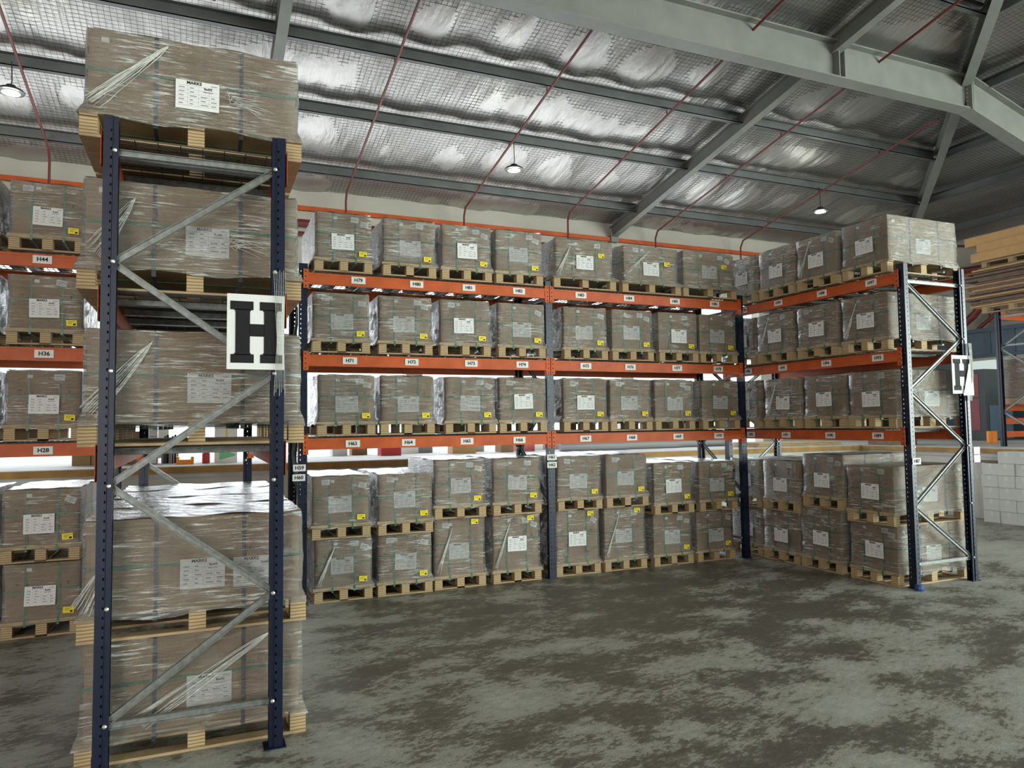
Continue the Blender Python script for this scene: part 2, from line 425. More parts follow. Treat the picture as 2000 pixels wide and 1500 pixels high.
# purlins (C sections), each a thing
def ibeam(mb, p, q, hgt, wd, t=.012, up=(0, 0, 1)):
    p = Vector(p); q = Vector(q); d = (q-p).normalized(); sd = d.cross(Vector(up)).normalized(); u = sd.cross(d).normalized()
    off = u*(hgt/2)
    mb.bar(p+off, q+off, wd, t, up); mb.bar(p-off, q-off, wd, t, up); mb.bar(p, q, t, hgt, up)
    return mb
PURL = PUR
ords = ['lowest purlin beside the back wall eaves', 'second purlin up from the back wall eaves, with hanging lamps', 'third purlin up from the back wall eaves',
        'fourth purlin up, just behind the deep main girder', 'fifth purlin up, in front of the deep main girder', 'sixth purlin up, near the upper picture edge', 'highest purlin, next to the roof ridge']
for y, lab in zip(PUR, ords):
    zt = zb(y)-.10; xe = XW-(YW-y)-.1; h_ = .2
    b = MB().bar((XL+.3, y, zt-h_/2), (xe, y, zt-h_/2), .012, h_)
    b.box(XL+.3, xe, y-.09, y, zt-h_, zt-h_+.012); b.box(XL+.3, xe, y-.07, y, zt-.012, zt)
    b.box(XL+.3, xe, y-.09, y-.078, zt-h_, zt-h_+.03)
    tag(obj('steel_purlin', b.mesh('purlin', M['purlin'])), 'dark grey steel '+lab, 'roof beam', 'purlins under the back roof slope')
rl = ['lowest purlin on the right hip slope near the right wall', 'second purlin up on the right hip slope', 'third purlin up on the right hip slope', 'fourth purlin up on the right hip slope', 'fifth purlin up on the right hip slope']
for x, lab in zip([17.85, 16.05, 14.4, 12.75, 11.1], rl):
    zt = zr(x)-.10; ye = YW-(XW-x)-.1
    b = MB().bar((x, 2, zt-.1), (x, ye, zt-.1), .012, .2).box(x-.09, x, 2, ye, zt-.2, zt-.188).box(x-.07, x, 2, ye, zt-.012, zt)
    tag(obj('steel_purlin', b.mesh('purlin_right', M['purlin'])), 'dark grey steel '+lab, 'roof beam', 'purlins on the right roof slope')
# rafters up the slope
nrm = Vector((0, PS, 1)).normalized()
for x, lab in ((.97, 'grey steel rafter at the upper left behind the topmost carton'), (9.12, 'grey steel rafter rising from the wall above the middle of the racks'), (-6.3, 'grey steel rafter left of the picture')):
    if x < 0: continue
    b = MB(); o_ = .31
    ibeam(b, (x, YW-.02, zb(YW)-o_), (x, 5, zb(5)-o_), .26, .15, .014)
    b.box(x-.1, x+.1, YW-.14, YW, EZ-.55, EZ-.40)
    tag(obj('steel_rafter', b.mesh('rafter', M['steelgrey'])), lab, 'roof beam', 'sloping rafters')
b = MB(); h0 = Vector((XW-.1, YW-.1, EZ-.3)); h1 = Vector((AP[0], AP[1], zb(2)-.3))
ibeam(b, h0, h1, .26, .16, .014)
tag(obj('hip_rafter', b.mesh('hip_rafter', M['steelgrey'])), 'grey steel hip rafter running up from the far right roof corner', 'roof beam')
# deep girder with knee
b = MB(); KX, GY, GB, GT = 12.2, 8.22, 7.15, 7.73; gm = (GB+GT)/2
ibeam(b, (XL+.4, GY, gm), (KX, GY, gm), GT-GB, .25, .022)
dz = .28*(XW-KX)
ibeam(b, (KX, GY, gm), (XW-.12, GY, gm-dz), GT-GB, .25, .022)
gird = obj('main_girder', b.mesh('main_girder', M['steelgrey']))
tag(gird, 'deep grey steel girder crossing the roof and bending down at the right', 'roof beam')
st = MB().box(KX-.02, KX+.012, GY-.13, GY+.13, GB-.02, GT+.02).box(KX+.022, KX+.05, GY-.13, GY+.13, GB-.03, GT)
obj('end_plate', st.mesh('end_plate', M['steelgrey']), gird)
st = MB().box(9.1, 9.12, GY-.12, GY+.12, GB, GT).box(9.22, 9.24, GY-.12, GY+.12, GB, GT)
obj('stiffener', st.mesh('stiffener', M['steelgrey']), gird)
for k in range(7):
    for sx in (-.05, .075):
        bm = MB().lathe([(0.012, 0), (.012, .014)], 6)
        o = obj('bolt', bm.mesh('girder_bolt', M['bolt']) if k == 0 and sx < 0 else bpy.data.meshes['girder_bolt'], gird, (KX+sx, GY-.06, GB+.07+k*.07), (radians(90), 0, 0))

# sprinkler pipes down the slope, then down the wall
SP = [(-2.39, 14.0, 'far left beside the left hanging lamp'), (.1, 12, 'short one above the topmost carton'), (2.62, 14.3, 'above tag H79'), (5.15, 14.4, 'above tag H81'),
      (7.5, 14.1, 'above tag H83'), (10.1, 14.5, 'above tag H84'), (12.7, 14.5, 'nearest the right-hand rack')]
for x, yb, lab in SP:
    off = .38; b = MB(); r = .021; ys_ = max(4.5, YW-(XW-x)+.4)
    pts = [(x, ys_, zb(ys_)-off), (x, yb, zb(yb)-off), (x, yb+.10, zb(yb)-off-.16), (x, yb+.10, 5.6)]
    if x == .1: pts = [(x, 4.5, zb(4.5)-off), (x, 9.6, zb(9.6)-off), (x, 9.7, zb(9.6)-off-.12)]
    b.tube(pts, r, 8)
    root = obj('sprinkler_pipe', b.mesh('sprinkler_pipe', M['redpipe'])); tag(root, 'thin dark red sprinkler pipe under the roof, '+lab, 'pipe', 'sprinkler pipes under the roof')
    for yy in (12.0, 10.4, 13.6, 8.7):
        if yy > yb or (x == .1 and yy > 9): continue
        s_ = MB().tube([(0, 0, -.01), (0, 0, .07)], .012, 6)
        obj('sprinkler_head', s_.mesh('sprinkler_head', M['redpipe']), root, (x, yy, zb(yy)-off+.01))
# wall mains
mn = MB().tube([(XL+.4, 14.82, 5.89), (18.4, 14.82, 5.89), (18.72, 14.5, 5.85), (18.72, 5, 5.35)], .075, 10)
tag(obj('red_main_pipe', mn.mesh('red_main_pipe', M['redpipe'])), 'thick dark red upper main pipe running along the wall below the orange rail', 'pipe')
mn = MB().tube([(XL+.4, 14.85, 5.68), (16, 14.85, 5.68)], .045, 10)
tag(obj('red_main_pipe', mn.mesh('red_main_pipe2', M['redpipe'])), 'thinner dark red main pipe along the back wall under the thick one', 'pipe')
mn = MB().tube([(18.6, 5, 4.85), (18.6, 11.75, 5.05), (18.6, 12.2, 4.92), (18.6, 12.6, 4.5), (18.6, 12.9, 4.3)], .10, 10)
tag(obj('red_main_pipe', mn.mesh('red_main_pipe3', M['redpipe'])), 'bent dark red pipe on the right wall above the blue cladding', 'pipe')
mn = MB().tube([(18.75, 5, 4.6), (18.75, 11.6, 4.72), (18.75, 12.1, 4.5), (18.75, 12.6, 4.15)], .05, 10)
tag(obj('red_main_pipe', mn.mesh('red_main_pipe4', M['redpipe'])), 'thinner bent dark pipe just below the bent red pipe on the right wall', 'pipe')
mn = MB().box(XL+.4, 18.6, 14.90, 14.99, 6.18, 6.27)
tag(obj('orange_rail', mn.mesh('orange_rail', M['orange'])), 'long orange steel rail fixed along the back wall under the roof', 'rail')
mn = MB().box(18.88, 18.99, 5, 14.6, 5.64, 5.77)
tag(obj('orange_rail', mn.mesh('orange_rail2', M['orange'])), 'orange steel rail fixed along the right wall behind the cardboard stack', 'rail')
mn = MB().tube([(18.85, 13.6, 6.6), (18.85, 12.35, 6.3), (18.85, 12.35, 4.3)], .03, 8)
tag(obj('sprinkler_pipe', mn.mesh('drop_pipe', M['redpipe'])), 'dark vertical drop pipe on the right wall beside the cardboard stack', 'pipe')

# lamps
def lamp(loc, lab, zt):
    r = empty('high_bay_lamp', loc); tag(r, lab, 'lamp', 'round high bay lamps')
    b = MB().lathe([(.02, .10), (.06, .09), (.075, .05), (.14, .035), (.172, .01), (.172, -.008), (.14, -.012)], 28)
    obj('lamp_housing', b.mesh('lamp_housing', M['lampbody'], False), r)
    obj('diffuser', MB().lathe([(.115, -.015), (.115, -.022), (.02, -.026)], 28).mesh('diffuser', M['lamp']), r)
    obj('hanging_cable', MB().tube([(0, 0, .10), (.01, 0, .16), (0, 0, zt-loc[2])], .008, 6).mesh('hanging_cable', M['wire']), r)
    l = bpy.data.lights.new('lamp_light', 'POINT'); l.energy = 14; l.color = (.95, 1, .9); l.shadow_soft_size = .12
    lo = bpy.data.objects.new('lamp_light', l); COL.objects.link(lo); lo.parent = r; lo.location = (0, 0, -.15)
zt = zb(11.9)-.3
lamp((5.2, 11.9, 6.44), 'round black high bay lamp hanging above the middle of the back rack', zt)
lamp((12.62, 11.9, 6.45), 'round black high bay lamp hanging near the right-hand rack', zt)
lamp((-2.5, 11.9, 6.56), 'round black high bay lamp at the far left edge', zt)

# ------------------------------------------------------------------ loading dock
DZ, DY, DX = 1.27, 11.4, 12.98
struct('trim_2', MB().box(XL+.2, XW, DY, YW, DZ-.16, DZ).box(DX, XW, 2, DY, DZ-.16, DZ), M['docktop'])
struct('trim_3', MB().box(XL+.2, XW, DY+.02, YW, 0, DZ-.16).box(DX+.02, XW, 2.1, DY+.02, 0, DZ-.16), M['dockwall'])
struct('trim_4', MB().box(XL+.2, DX, DY-.035, DY, DZ-.10, DZ-.01).box(DX-.035, DX, 2, DY, DZ-.09, DZ-.01), M['timber'])

# ------------------------------------------------------------------ racking
HP = 3.5
def frame_meshes():
    R = {}
    # web with two columns of slots; local: web in XZ plane at y=0, x -.045...045
    s = MB(); cols = [-.045, -.0265, -.0185, .0185, .0265, .045]; z = .03; zs = [0, .05]
    while z < HP-.1: z += .05; zs += [z, z+.026] if False else []; 
    t = .0025
    pitch = .05; rows = [(0, .06, False)]; z = .06
    while z < HP-.08:
        rows.append((z, z+.015, True)); rows.append((z+.015, z+pitch, False)); z += pitch
    rows.append((z, HP, False))
    for z0, z1, hole in rows:
        for i in range(5):
            if hole and i in (1, 3): continue
            s.box(cols[i], cols[i+1], 0, t, z0, z1)
    # flanges (stepped) with small holes
    ys = [0, .034, .042, .072]
    for sx in (-1, 1):
        for z0, z1, hole in rows:
            for i in range(3):
                if hole and i == 1: 
                    continue
                xo = .045 if i < 2 else .037
                a, b = sorted((sx*xo, sx*(xo-t)))
                s.box(a, b, ys[i], ys[i+1], z0, z1)
        a, b = sorted((sx*.045, sx*.037-.0)); s.box(a, b, .042, .0445, 0, HP)
        a, b = sorted((sx*.037, sx*.022)); s.box(a, b, .070, .0725, 0, HP)
    R['up'] = s.mesh('upright_post', M['navy'], False, False)
    f = MB().box(-.06, .06, -.02, .10, 0, .006).box(-.046, .046, -.003, .0, 0, .11).box(-.058, -.03, -.018, .0, .006, .009)
    R['foot'] = f.mesh('foot_plate', M['navy'])
    R['bolt'] = MB().lathe([(.011, 0), (.011, .008), (.005, .012)], 8).mesh('frame_bolt', M['bolt'])
    def ch(p, q):
        b = MB(); b.bar(p, q, .032, .003, (1, 0, 0)); d = (Vector(q)-Vector(p)).normalized(); u = d.cross(Vector((1, 0, 0))).normalized()*.0165
        b.bar(Vector(p)+u, Vector(q)+u, .003, .03, (1, 0, 0)) ; b.bar(Vector(p)-u, Vector(q)-u, .003, .03, (1, 0, 0))
        return b
    R['ch'] = ch
    return R
FM = frame_meshes()
def brace_mesh(D, z0, z1, nm):
    return FM['ch']((0, .05, z0), (0, D-.05, z1)).mesh(nm, M['galv'])
ZZ = [3.31, 2.70, 2.11, 1.50, .86, .26]
BR = {}
def upright_frame(x, y, D, rz, label, group, flip=False):
    r = empty('rack_upright', (x, y, 0), rz); tag(r, label, 'rack frame', group)
    a = obj('upright_post', FM['up'], r); b = obj('upright_post', FM['up'], r, (0, D, 0), (0, 0, pi))
    for u in (a, b): obj('foot_plate', FM['foot'], u)
    key = (D, flip)
    if key not in BR:
        L = [brace_mesh(D, 3.31, 3.31, 'horizontal_brace'), brace_mesh(D, .25, .25, 'horizontal_brace')]
        side = flip
        for za, zc in zip(ZZ, ZZ[1:]):
            L.append(brace_mesh(D, zc if side else za, za if side else zc, 'diagonal_brace')); side = not side
        BR[key] = L
    for i, me in enumerate(BR[key]): obj('horizontal_brace' if i < 2 else 'diagonal_brace', me, r)
    for z in ZZ:
        for yy in (.055, D-.055):
            for sx in (-1, 1):
                obj('bolt', FM['bolt'], r, (sx*.038, yy, z), (0, sx*pi/2, 0))
    return r
Z1, Z2, Z3, HB = 1.6835, 2.5499, 3.4054, .118
YB = 7.70
GF = 'blue upright frames of the racking'
upright_frame(.962, YB, .94, 0, 'navy blue rack frame with tags H59 and H60 in the back rack', GF)
upright_frame(3.795, YB, .94, 0, 'navy blue rack frame with tags H61 and H62 in the middle of the back rack', GF)
upright_frame(6.66, YB, .94, 0, 'navy blue rack frame in the corner where the two racks meet', GF)
upright_frame(-.80, YB, .94, 0, 'navy blue rack frame at the right end of the H28 beam', GF)
upright_frame(-.498, 4.425, .94, -pi/2, 'large navy blue rack end frame close to the camera, carrying the big H sign', GF, True)
upright_frame(-.498, 7.26, .94, -pi/2, 'navy blue rack frame at the far end of the near left rack', GF, True)
upright_frame(6.997, 5.535, .975, -pi/2, 'navy blue rack end frame at the near end of the right-hand rack, with tag H87', GF)
upright_frame(6.997, 8.46, .975, -pi/2, 'navy blue rack frame at the far end of the right-hand rack behind the corner', GF)

# beams
def tag_part(parent, text, loc, rot=(0, 0, 0), wd=.15, hh=.072):
    key = 'plate%.3f' % wd
    if key not in bpy.data.meshes: 
        me = MB().box(-wd/2, wd/2, -.002, 0, -hh/2, hh/2).mesh('tagplate', M['tag']); me.name = key
    o = obj('location_tag', bpy.data.meshes[key], parent, loc, rot)
    obj('tag_lettering', text_mesh(text, .052, M['ink'], .0012), o, (0, -.0035, 0))
    return o
BEAM = {}
def beam_meshes(L):
    k = round(L, 2)
    if k not in BEAM:
        b = MB().box(.01, L-.01, 0, .045, -HB, 0).box(.01, L-.01, -.004, 0, -HB, -HB+.022).box(.01, L-.01, -.004, 0, -.022, 0)
        me = b.mesh('beam_bar', M['orange'])
        c = MB().box(-.042, .012, -.006, -.002, -.165, .035).box(.008, .012, -.006, .05, -.165, .035)
        cm = c.mesh('beam_connector', M['orange'])
        h = MB()
        for i in range(4): h.box(-.024, -.014, -.0075, -.0055, -.15+i*.05, -.135+i*.05)
        BEAM[k] = (me, cm, h.mesh('connector_slots', M['hole']))
    return BEAM[k]
def beam(x, y, z, L, rz, tags, label, group, rear=False):
    """beam starts at (x,y), runs along local +x, face towards local -y"""
    r = empty('rack_beam', (x, y, z), rz); tag(r, label, 'rack beam', group)
    me, cm, hm = beam_meshes(L)
    obj('beam_bar', me, r)
    for px, sc in ((0, 1), (L, -1)):
        c = obj('beam_connector', cm, r, (px, 0, 0)); c.scale = (sc, 1, 1); obj('connector_slots', hm, c)
    for t, px, dz in tags: tag_part(r, t, (px, -.004, dz))
    return r
# wire deck panel: local x 0..Lp, y 0...98, z 0 top
DECK = {}
def deck_mesh(Lp):
    k = round(Lp, 2)
    if k not in DECK:
        w_ = .005; b = MB(); n = int(Lp/.052); DW = .96
        for i in range(n+1):
            x = .01+(Lp-.02)*i/n; b.box(x-w_/2, x+w_/2, -.006, DW, 0, w_); b.box(x-w_/2, x+w_/2, -.009, -.004, -.03, w_)
        for i in range(9):
            y = .03+i*.117; b.box(0, Lp, y, y+w_, -w_, 0)
        b.box(0, Lp, -.010, -.005, -.03, -.025)
        s_ = MB()
        for fx in (.2, .5, .8): s_.box(Lp*fx-.03, Lp*fx+.03, .05, .93, -.038, -.036).box(Lp*fx-.03, Lp*fx-.028, .05, .93, -.038, -.006).box(Lp*fx+.028, Lp*fx+.03, .05, .93, -.038, -.006)
        DECK[k] = (b.mesh('deck_mesh', M['wire'], False, False), s_.mesh('deck_support', M['galv'], False, False))
    return DECK[k]
def deck(x, y, z, Lp, rz, label, group):
    r = empty('wire_deck', (x, y, z+.008), rz); tag(r, label, 'wire shelf', group)
    a, b = deck_mesh(Lp); obj('mesh_panel', a, r); obj('support_channels', b, r)
LN = {3: 'top', 2: 'middle', 1: 'lowest'}
TX = {3: (1.53, 2.17, 2.78, 3.40, 4.22, 4.90, 5.59, 6.22), 2: (1.44, 2.11, 2.80, 3.43, 4.27, 4.90, 5.60, 6.25), 1: (1.47, 2.07, 2.74, 3.38, 4.25, 4.90, 5.59, 6.23)}
TY = {3: (8.0, 7.33, 6.60, 5.89), 2: (7.94, 7.29, 6.57, 5.84), 1: (7.92, 7.27, 6.55, 5.88)}
for lv, z, t0 in ((3, Z3, 79), (2, Z2, 71), (1, Z1, 63)):
    dz = {3: -.052, 2: -.057, 1: -.063}[lv]
    beam(1.004, YB-.012, z, 2.745, 0, [('H%d' % (t0+i), TX[lv][i]-1.004, dz) for i in range(4)],
         f'orange front beam, left bay of the back rack, {LN[lv]} level, tags H{t0} to H{t0+3}', 'orange front beams of the back rack')
    beam(3.842, YB-.012, z, 2.774, 0, [('H%d' % (t0+4+i), TX[lv][4+i]-3.842, dz) for i in range(4)],
         f'orange front beam, right bay of the back rack, {LN[lv]} level, tags H{t0+4} to H{t0+7}', 'orange front beams of the back rack')
    tl = {3: 'H44', 2: 'H36', 1: 'H28'}[lv]
    beam(-3.587, YB-.012, z, 2.745, 0, [(tl, 3.587-{3: 1.34, 2: 1.31, 1: 1.30}[lv], dz)], f'orange front beam at the far left, {LN[lv]} level, with tag {tl}', 'orange front beams at the far left')
    for x0, L, nm in ((1.004, 2.745, 'left bay of the back rack'), (3.842, 2.774, 'right bay of the back rack'), (-3.587, 2.745, 'far left bay')):
        beam(x0+L, YB+.94+.012, z, L, pi, [], f'orange rear beam of the {nm}, {LN[lv]} level', 'orange rear beams')
        for k in range(2): deck(x0+k*L/2, YB, z, L/2, 0, f'wire mesh shelf panel in the {nm}, {LN[lv]} level, {"left" if k == 0 else "right"} half', 'wire shelf panels')
    t1 = {3: 100, 2: 96, 1: 92}[lv]
    beam(6.977, 8.415, z, 2.835, -pi/2, [('H%d' % (t1-i), 8.415-TY[lv][i], dz) for i in range(4)],
         f'orange front beam of the right-hand rack, {LN[lv]} level, with tags H{t1-3} to H{t1}', 'orange beams of the right-hand rack')
    beam(7.99, 5.58, z, 2.835, pi/2, [], f'orange rear beam of the right-hand rack, {LN[lv]} level', 'orange beams of the right-hand rack')
    for k in range(2): deck(6.99, 8.415-k*1.4175, z, 1.4175, -pi/2, f'wire mesh shelf panel in the right-hand rack, {LN[lv]} level, {"far" if k == 0 else "near"} half', 'wire shelf panels')
    beam(-.51, 7.215, z, 2.745, -pi/2, [], f'orange left beam of the near left rack, {LN[lv]} level', 'orange beams of the near left rack')
    beam(.454, 4.47, z, 2.745, pi/2, [], f'orange right beam of the near left rack, {LN[lv]} level', 'orange beams of the near left rack')
    for k in range(2): deck(-.505, 7.215-k*1.3725, z, 1.3725, -pi/2, f'wire mesh shelf panel in the near left rack, {LN[lv]} level, {"far" if k == 0 else "near"} half', 'wire shelf panels')
# post tags
def post_tag(t, x, y, z, lab):
    o = tag_part(None, t, (x, y, z), wd=.125, hh=.068); tag(o, lab, 'location tag', 'white tags on the rack posts'); return o
for t, x, z in (('H59', .93, 1.385), ('H60', .925, 1.286), ('H61', 3.80, 1.41), ('H62', 3.80, 1.32)):
    post_tag(t, x, YB-.004, z, f'white location tag reading {t} stuck on the back rack post')
post_tag('H87', 7.06, 5.482, 1.35, 'white location tag reading H87 on the near post of the right-hand rack')
for z in (1.44, 1.35):
    o = obj('location_tag', MB().box(0, .1, -.003, 0, -.04, .04).mesh('blank_tag', M['tag']), None, (7.985, 5.485, z))
    tag(o, 'white tag sticking out from the right post of the right-hand rack, ' + ('upper one' if z > 1.4 else 'lower one'), 'location tag', 'white tags on the rack posts')

# big H signs
def big_h(x, y, z, lab, sc=1.0, curl=False):
    r = empty('rack_sign', (x, y, z)); tag(r, lab, 'sign', 'big letter signs')
    w_, h_ = .31*sc, .43*sc
    obj('sign_board', MB().box(0, w_, 0, .003, 0, h_).mesh('sign_board', M['paper']), r)
    P = []   # slab serif H, designed on 0..1 x 0..1, built as union of boxes + rounded inner corners
    b = MB()
    def bx(a0, a1, c0, c1): b.box(a0*w_, a1*w_, -.002, -.0, c0*h_, c1*h_)
    bx(.055, .455, .79, .905); bx(.565, .95, .79, .905); bx(.065, .465, .085, .20); bx(.575, .965, .085, .20)
    bx(.145, .395, .19, .80); bx(.64, .865, .19, .80); bx(.39, .645, .44, .605)
    for cx, sx in ((.145, -1), (.395, 1), (.64, -1), (.865, 1)):
        for cz, sz in ((.79, -1), (.20, 1)):
            P = [(0, 0)]+[(.045*(1-cos(t*pi/8))*1, .045*(1-sin(t*pi/8))) for t in range(5)]
            b.ext([((cx+sx*px)*w_, (cz+sz*pz)*h_) for px, pz in [(0, 0), (.035, 0), (.012, .010), (0, .028)]], -.002, 0)
    obj('sign_letter', b.mesh('sign_letter', M['ink']), r)
    return r
big_h(.13, 4.368, 2.13, 'large white sign with a black letter H taped to the near left rack frame')
big_h(7.68, 5.478, 2.08, 'white sign with a black letter H on the near end of the right-hand rack')
tp = MB()
for i in range(7): tp.tube([(.385+i*.01, 4.362, 1.98+.02*(i % 3)), (.40+.006*i, 4.355, 2.3), (.38+.011*i, 4.362, 2.70+.01*(i % 2))], .0014, 5)
tag(obj('tape_wrap', tp.mesh('tape_wrap', M['filmdense'])), 'clear shiny tape holding the big H sign to the near left post', 'tape')
tp = MB()
for i in range(6): tp.tube([(7.93+i*.008, 5.465, 2.0), (7.97+.004*i, 5.45, 2.3), (7.95+.01*i, 5.465, 2.65)], .003, 5)
tp.quad((7.83, 5.462, 2.06), (7.99, 5.45, 2.06), (7.98, 5.455, 2.48), (7.94, 5.462, 2.40))
tag(obj('tape_wrap', tp.mesh('tape_wrap2', M['filmdense'])), 'white curling tape over the H sign of the right-hand rack', 'tape')

# ------------------------------------------------------------------ pallet loads
PH = .145
def label_print(w_, h_):
    s = MB(); y = -.0012
    def bx(a0, a1, b0, b1): s.box((a0-.5)*w_, (a1-.5)*w_, y-.0003, y, (b0-.5)*h_, (b1-.5)*h_)
    for yy in (.12, .26, .40, .54, .68, .82): bx(.03, .97, yy, yy+.006)
    for xx in (.27, .52, .76): bx(xx, xx+.004, .12, .82)
    rr = random.Random(3)
    for i, xx in enumerate((.05, .30, .55, .79)):
        for yy in (.17, .31, .45, .59, .73):
            if i >= 2 and yy > .5: continue
            L = rr.uniform(.07, .17); bx(xx+.02, xx+.02+L, yy, yy+.035)
    bx(.80, .95, .88, .91)
    return s
LP = {}
def label_mesh(w_, h_):
    k = (w_, h_)
    if k in LP: return LP[k]
    plate = MB().box(-w_/2, w_/2, -.001, 0, -h_/2, h_/2).mesh('label_sheet', M['paper'])
    lines = label_print(w_, h_).mesh('label_lines', M['inkgrey'], False, False)
    LP[k] = (plate, lines, text_mesh('MARKS', h_*.15, M['ink'], .0008), text_mesh('RoHS', h_*.11, M['ink'], .0005), text_mesh('Made in China', h_*.055, M['ink'], 0))
    return LP[k]
def shipping_label(parent, w_, h_, loc, rot):
    a, b, c, d, e = label_mesh(w_, h_)
    o = obj('shipping_label', a, parent, loc, rot)
    obj('label_print', b, o); obj('label_heading', c, o, (-.08*w_, -.0014, .42*h_)); obj('label_heading', d, o, (.24*w_, -.0014, .27*h_)); obj('label_heading', e, o, (.24*w_, -.0014, .16*h_))
    return o
def film_mesh(w_, y0, y1, z0, z1, pw, seed):
    """wrinkled open-bottomed shell"""
    rr = random.Random(seed); ph = [rr.uniform(0, 6.28) for _ in range(12)]
    nz = 14; per = []
    def side(a, b, n): return [(a[0]+(b[0]-a[0])*i/n, a[1]+(b[1]-a[1])*i/n) for i in range(n)]
    hw = w_/2; c = [(-hw, y0), (hw, y0), (hw, y1), (-hw, y1)]
    loop = side(c[0], c[1], 12)+side(c[1], c[2], 20)+side(c[2], c[3], 12)+side(c[3], c[0], 20)
    s = MB(); cy = (y0+y1)/2; n = len(loop); zc = PH
    for k in range(nz+1):
        z = z0+(z1-z0)*k/nz
        g = .008 if z > zc+.03 else .008+(pw/2-hw+.004)*min(1, (zc+.03-z)/.05)
        for i, (x, y) in enumerate(loop):
            t = i/n*2*pi
            wv_ = .004*sin(9*t+ph[0]+z*7)+.003*sin(23*t+ph[1]+z*19)+.003*sin(41*t+ph[2]-z*11)+.0025*sin(z*60+ph[3]+3*t)
            gx = g+max(-.001, wv_)
            if k == nz: gx = max(.0, gx-.004)
            sx = (1 if x > 0 else -1)*min(1, abs(x)/hw); 
            ex = gx*(1 if abs(abs(x)-hw) < 1e-4 else 0)*(1 if x > 0 else -1)
            ey = gx*(1 if abs(y-y1) < 1e-4 else (-1 if abs(y-y0) < 1e-4 else 0))
            s.v.append((x+ex, y+ey, z+(.012*sin(6*t+ph[4]) if k == 0 else 0)))
    for k in range(nz):
        for i in range(n):
            a = k*n+i; b = k*n+(i+1) % n; s.f.append((a, b, b+n, a+n))
    # top
    base = len(s.v); m1, m2 = 8, 14
    for j in range(m2+1):
        for i in range(m1+1):
            x = -hw+w_*i/m1; y = y0+(y1-y0)*j/m2
            s.v.append((x, y, z1+.004+.004*sin(i*1.9+ph[5]+j)+.004*sin(j*1.3+ph[6])))
    for j in range(m2):
        for i in range(m1):
            a = base+j*(m1+1)+i; s.f.append((a, a+1, a+m1+2, a+m1+1))
    return s.mesh('film_wrap', M['film'], True, False)
KIT = {}
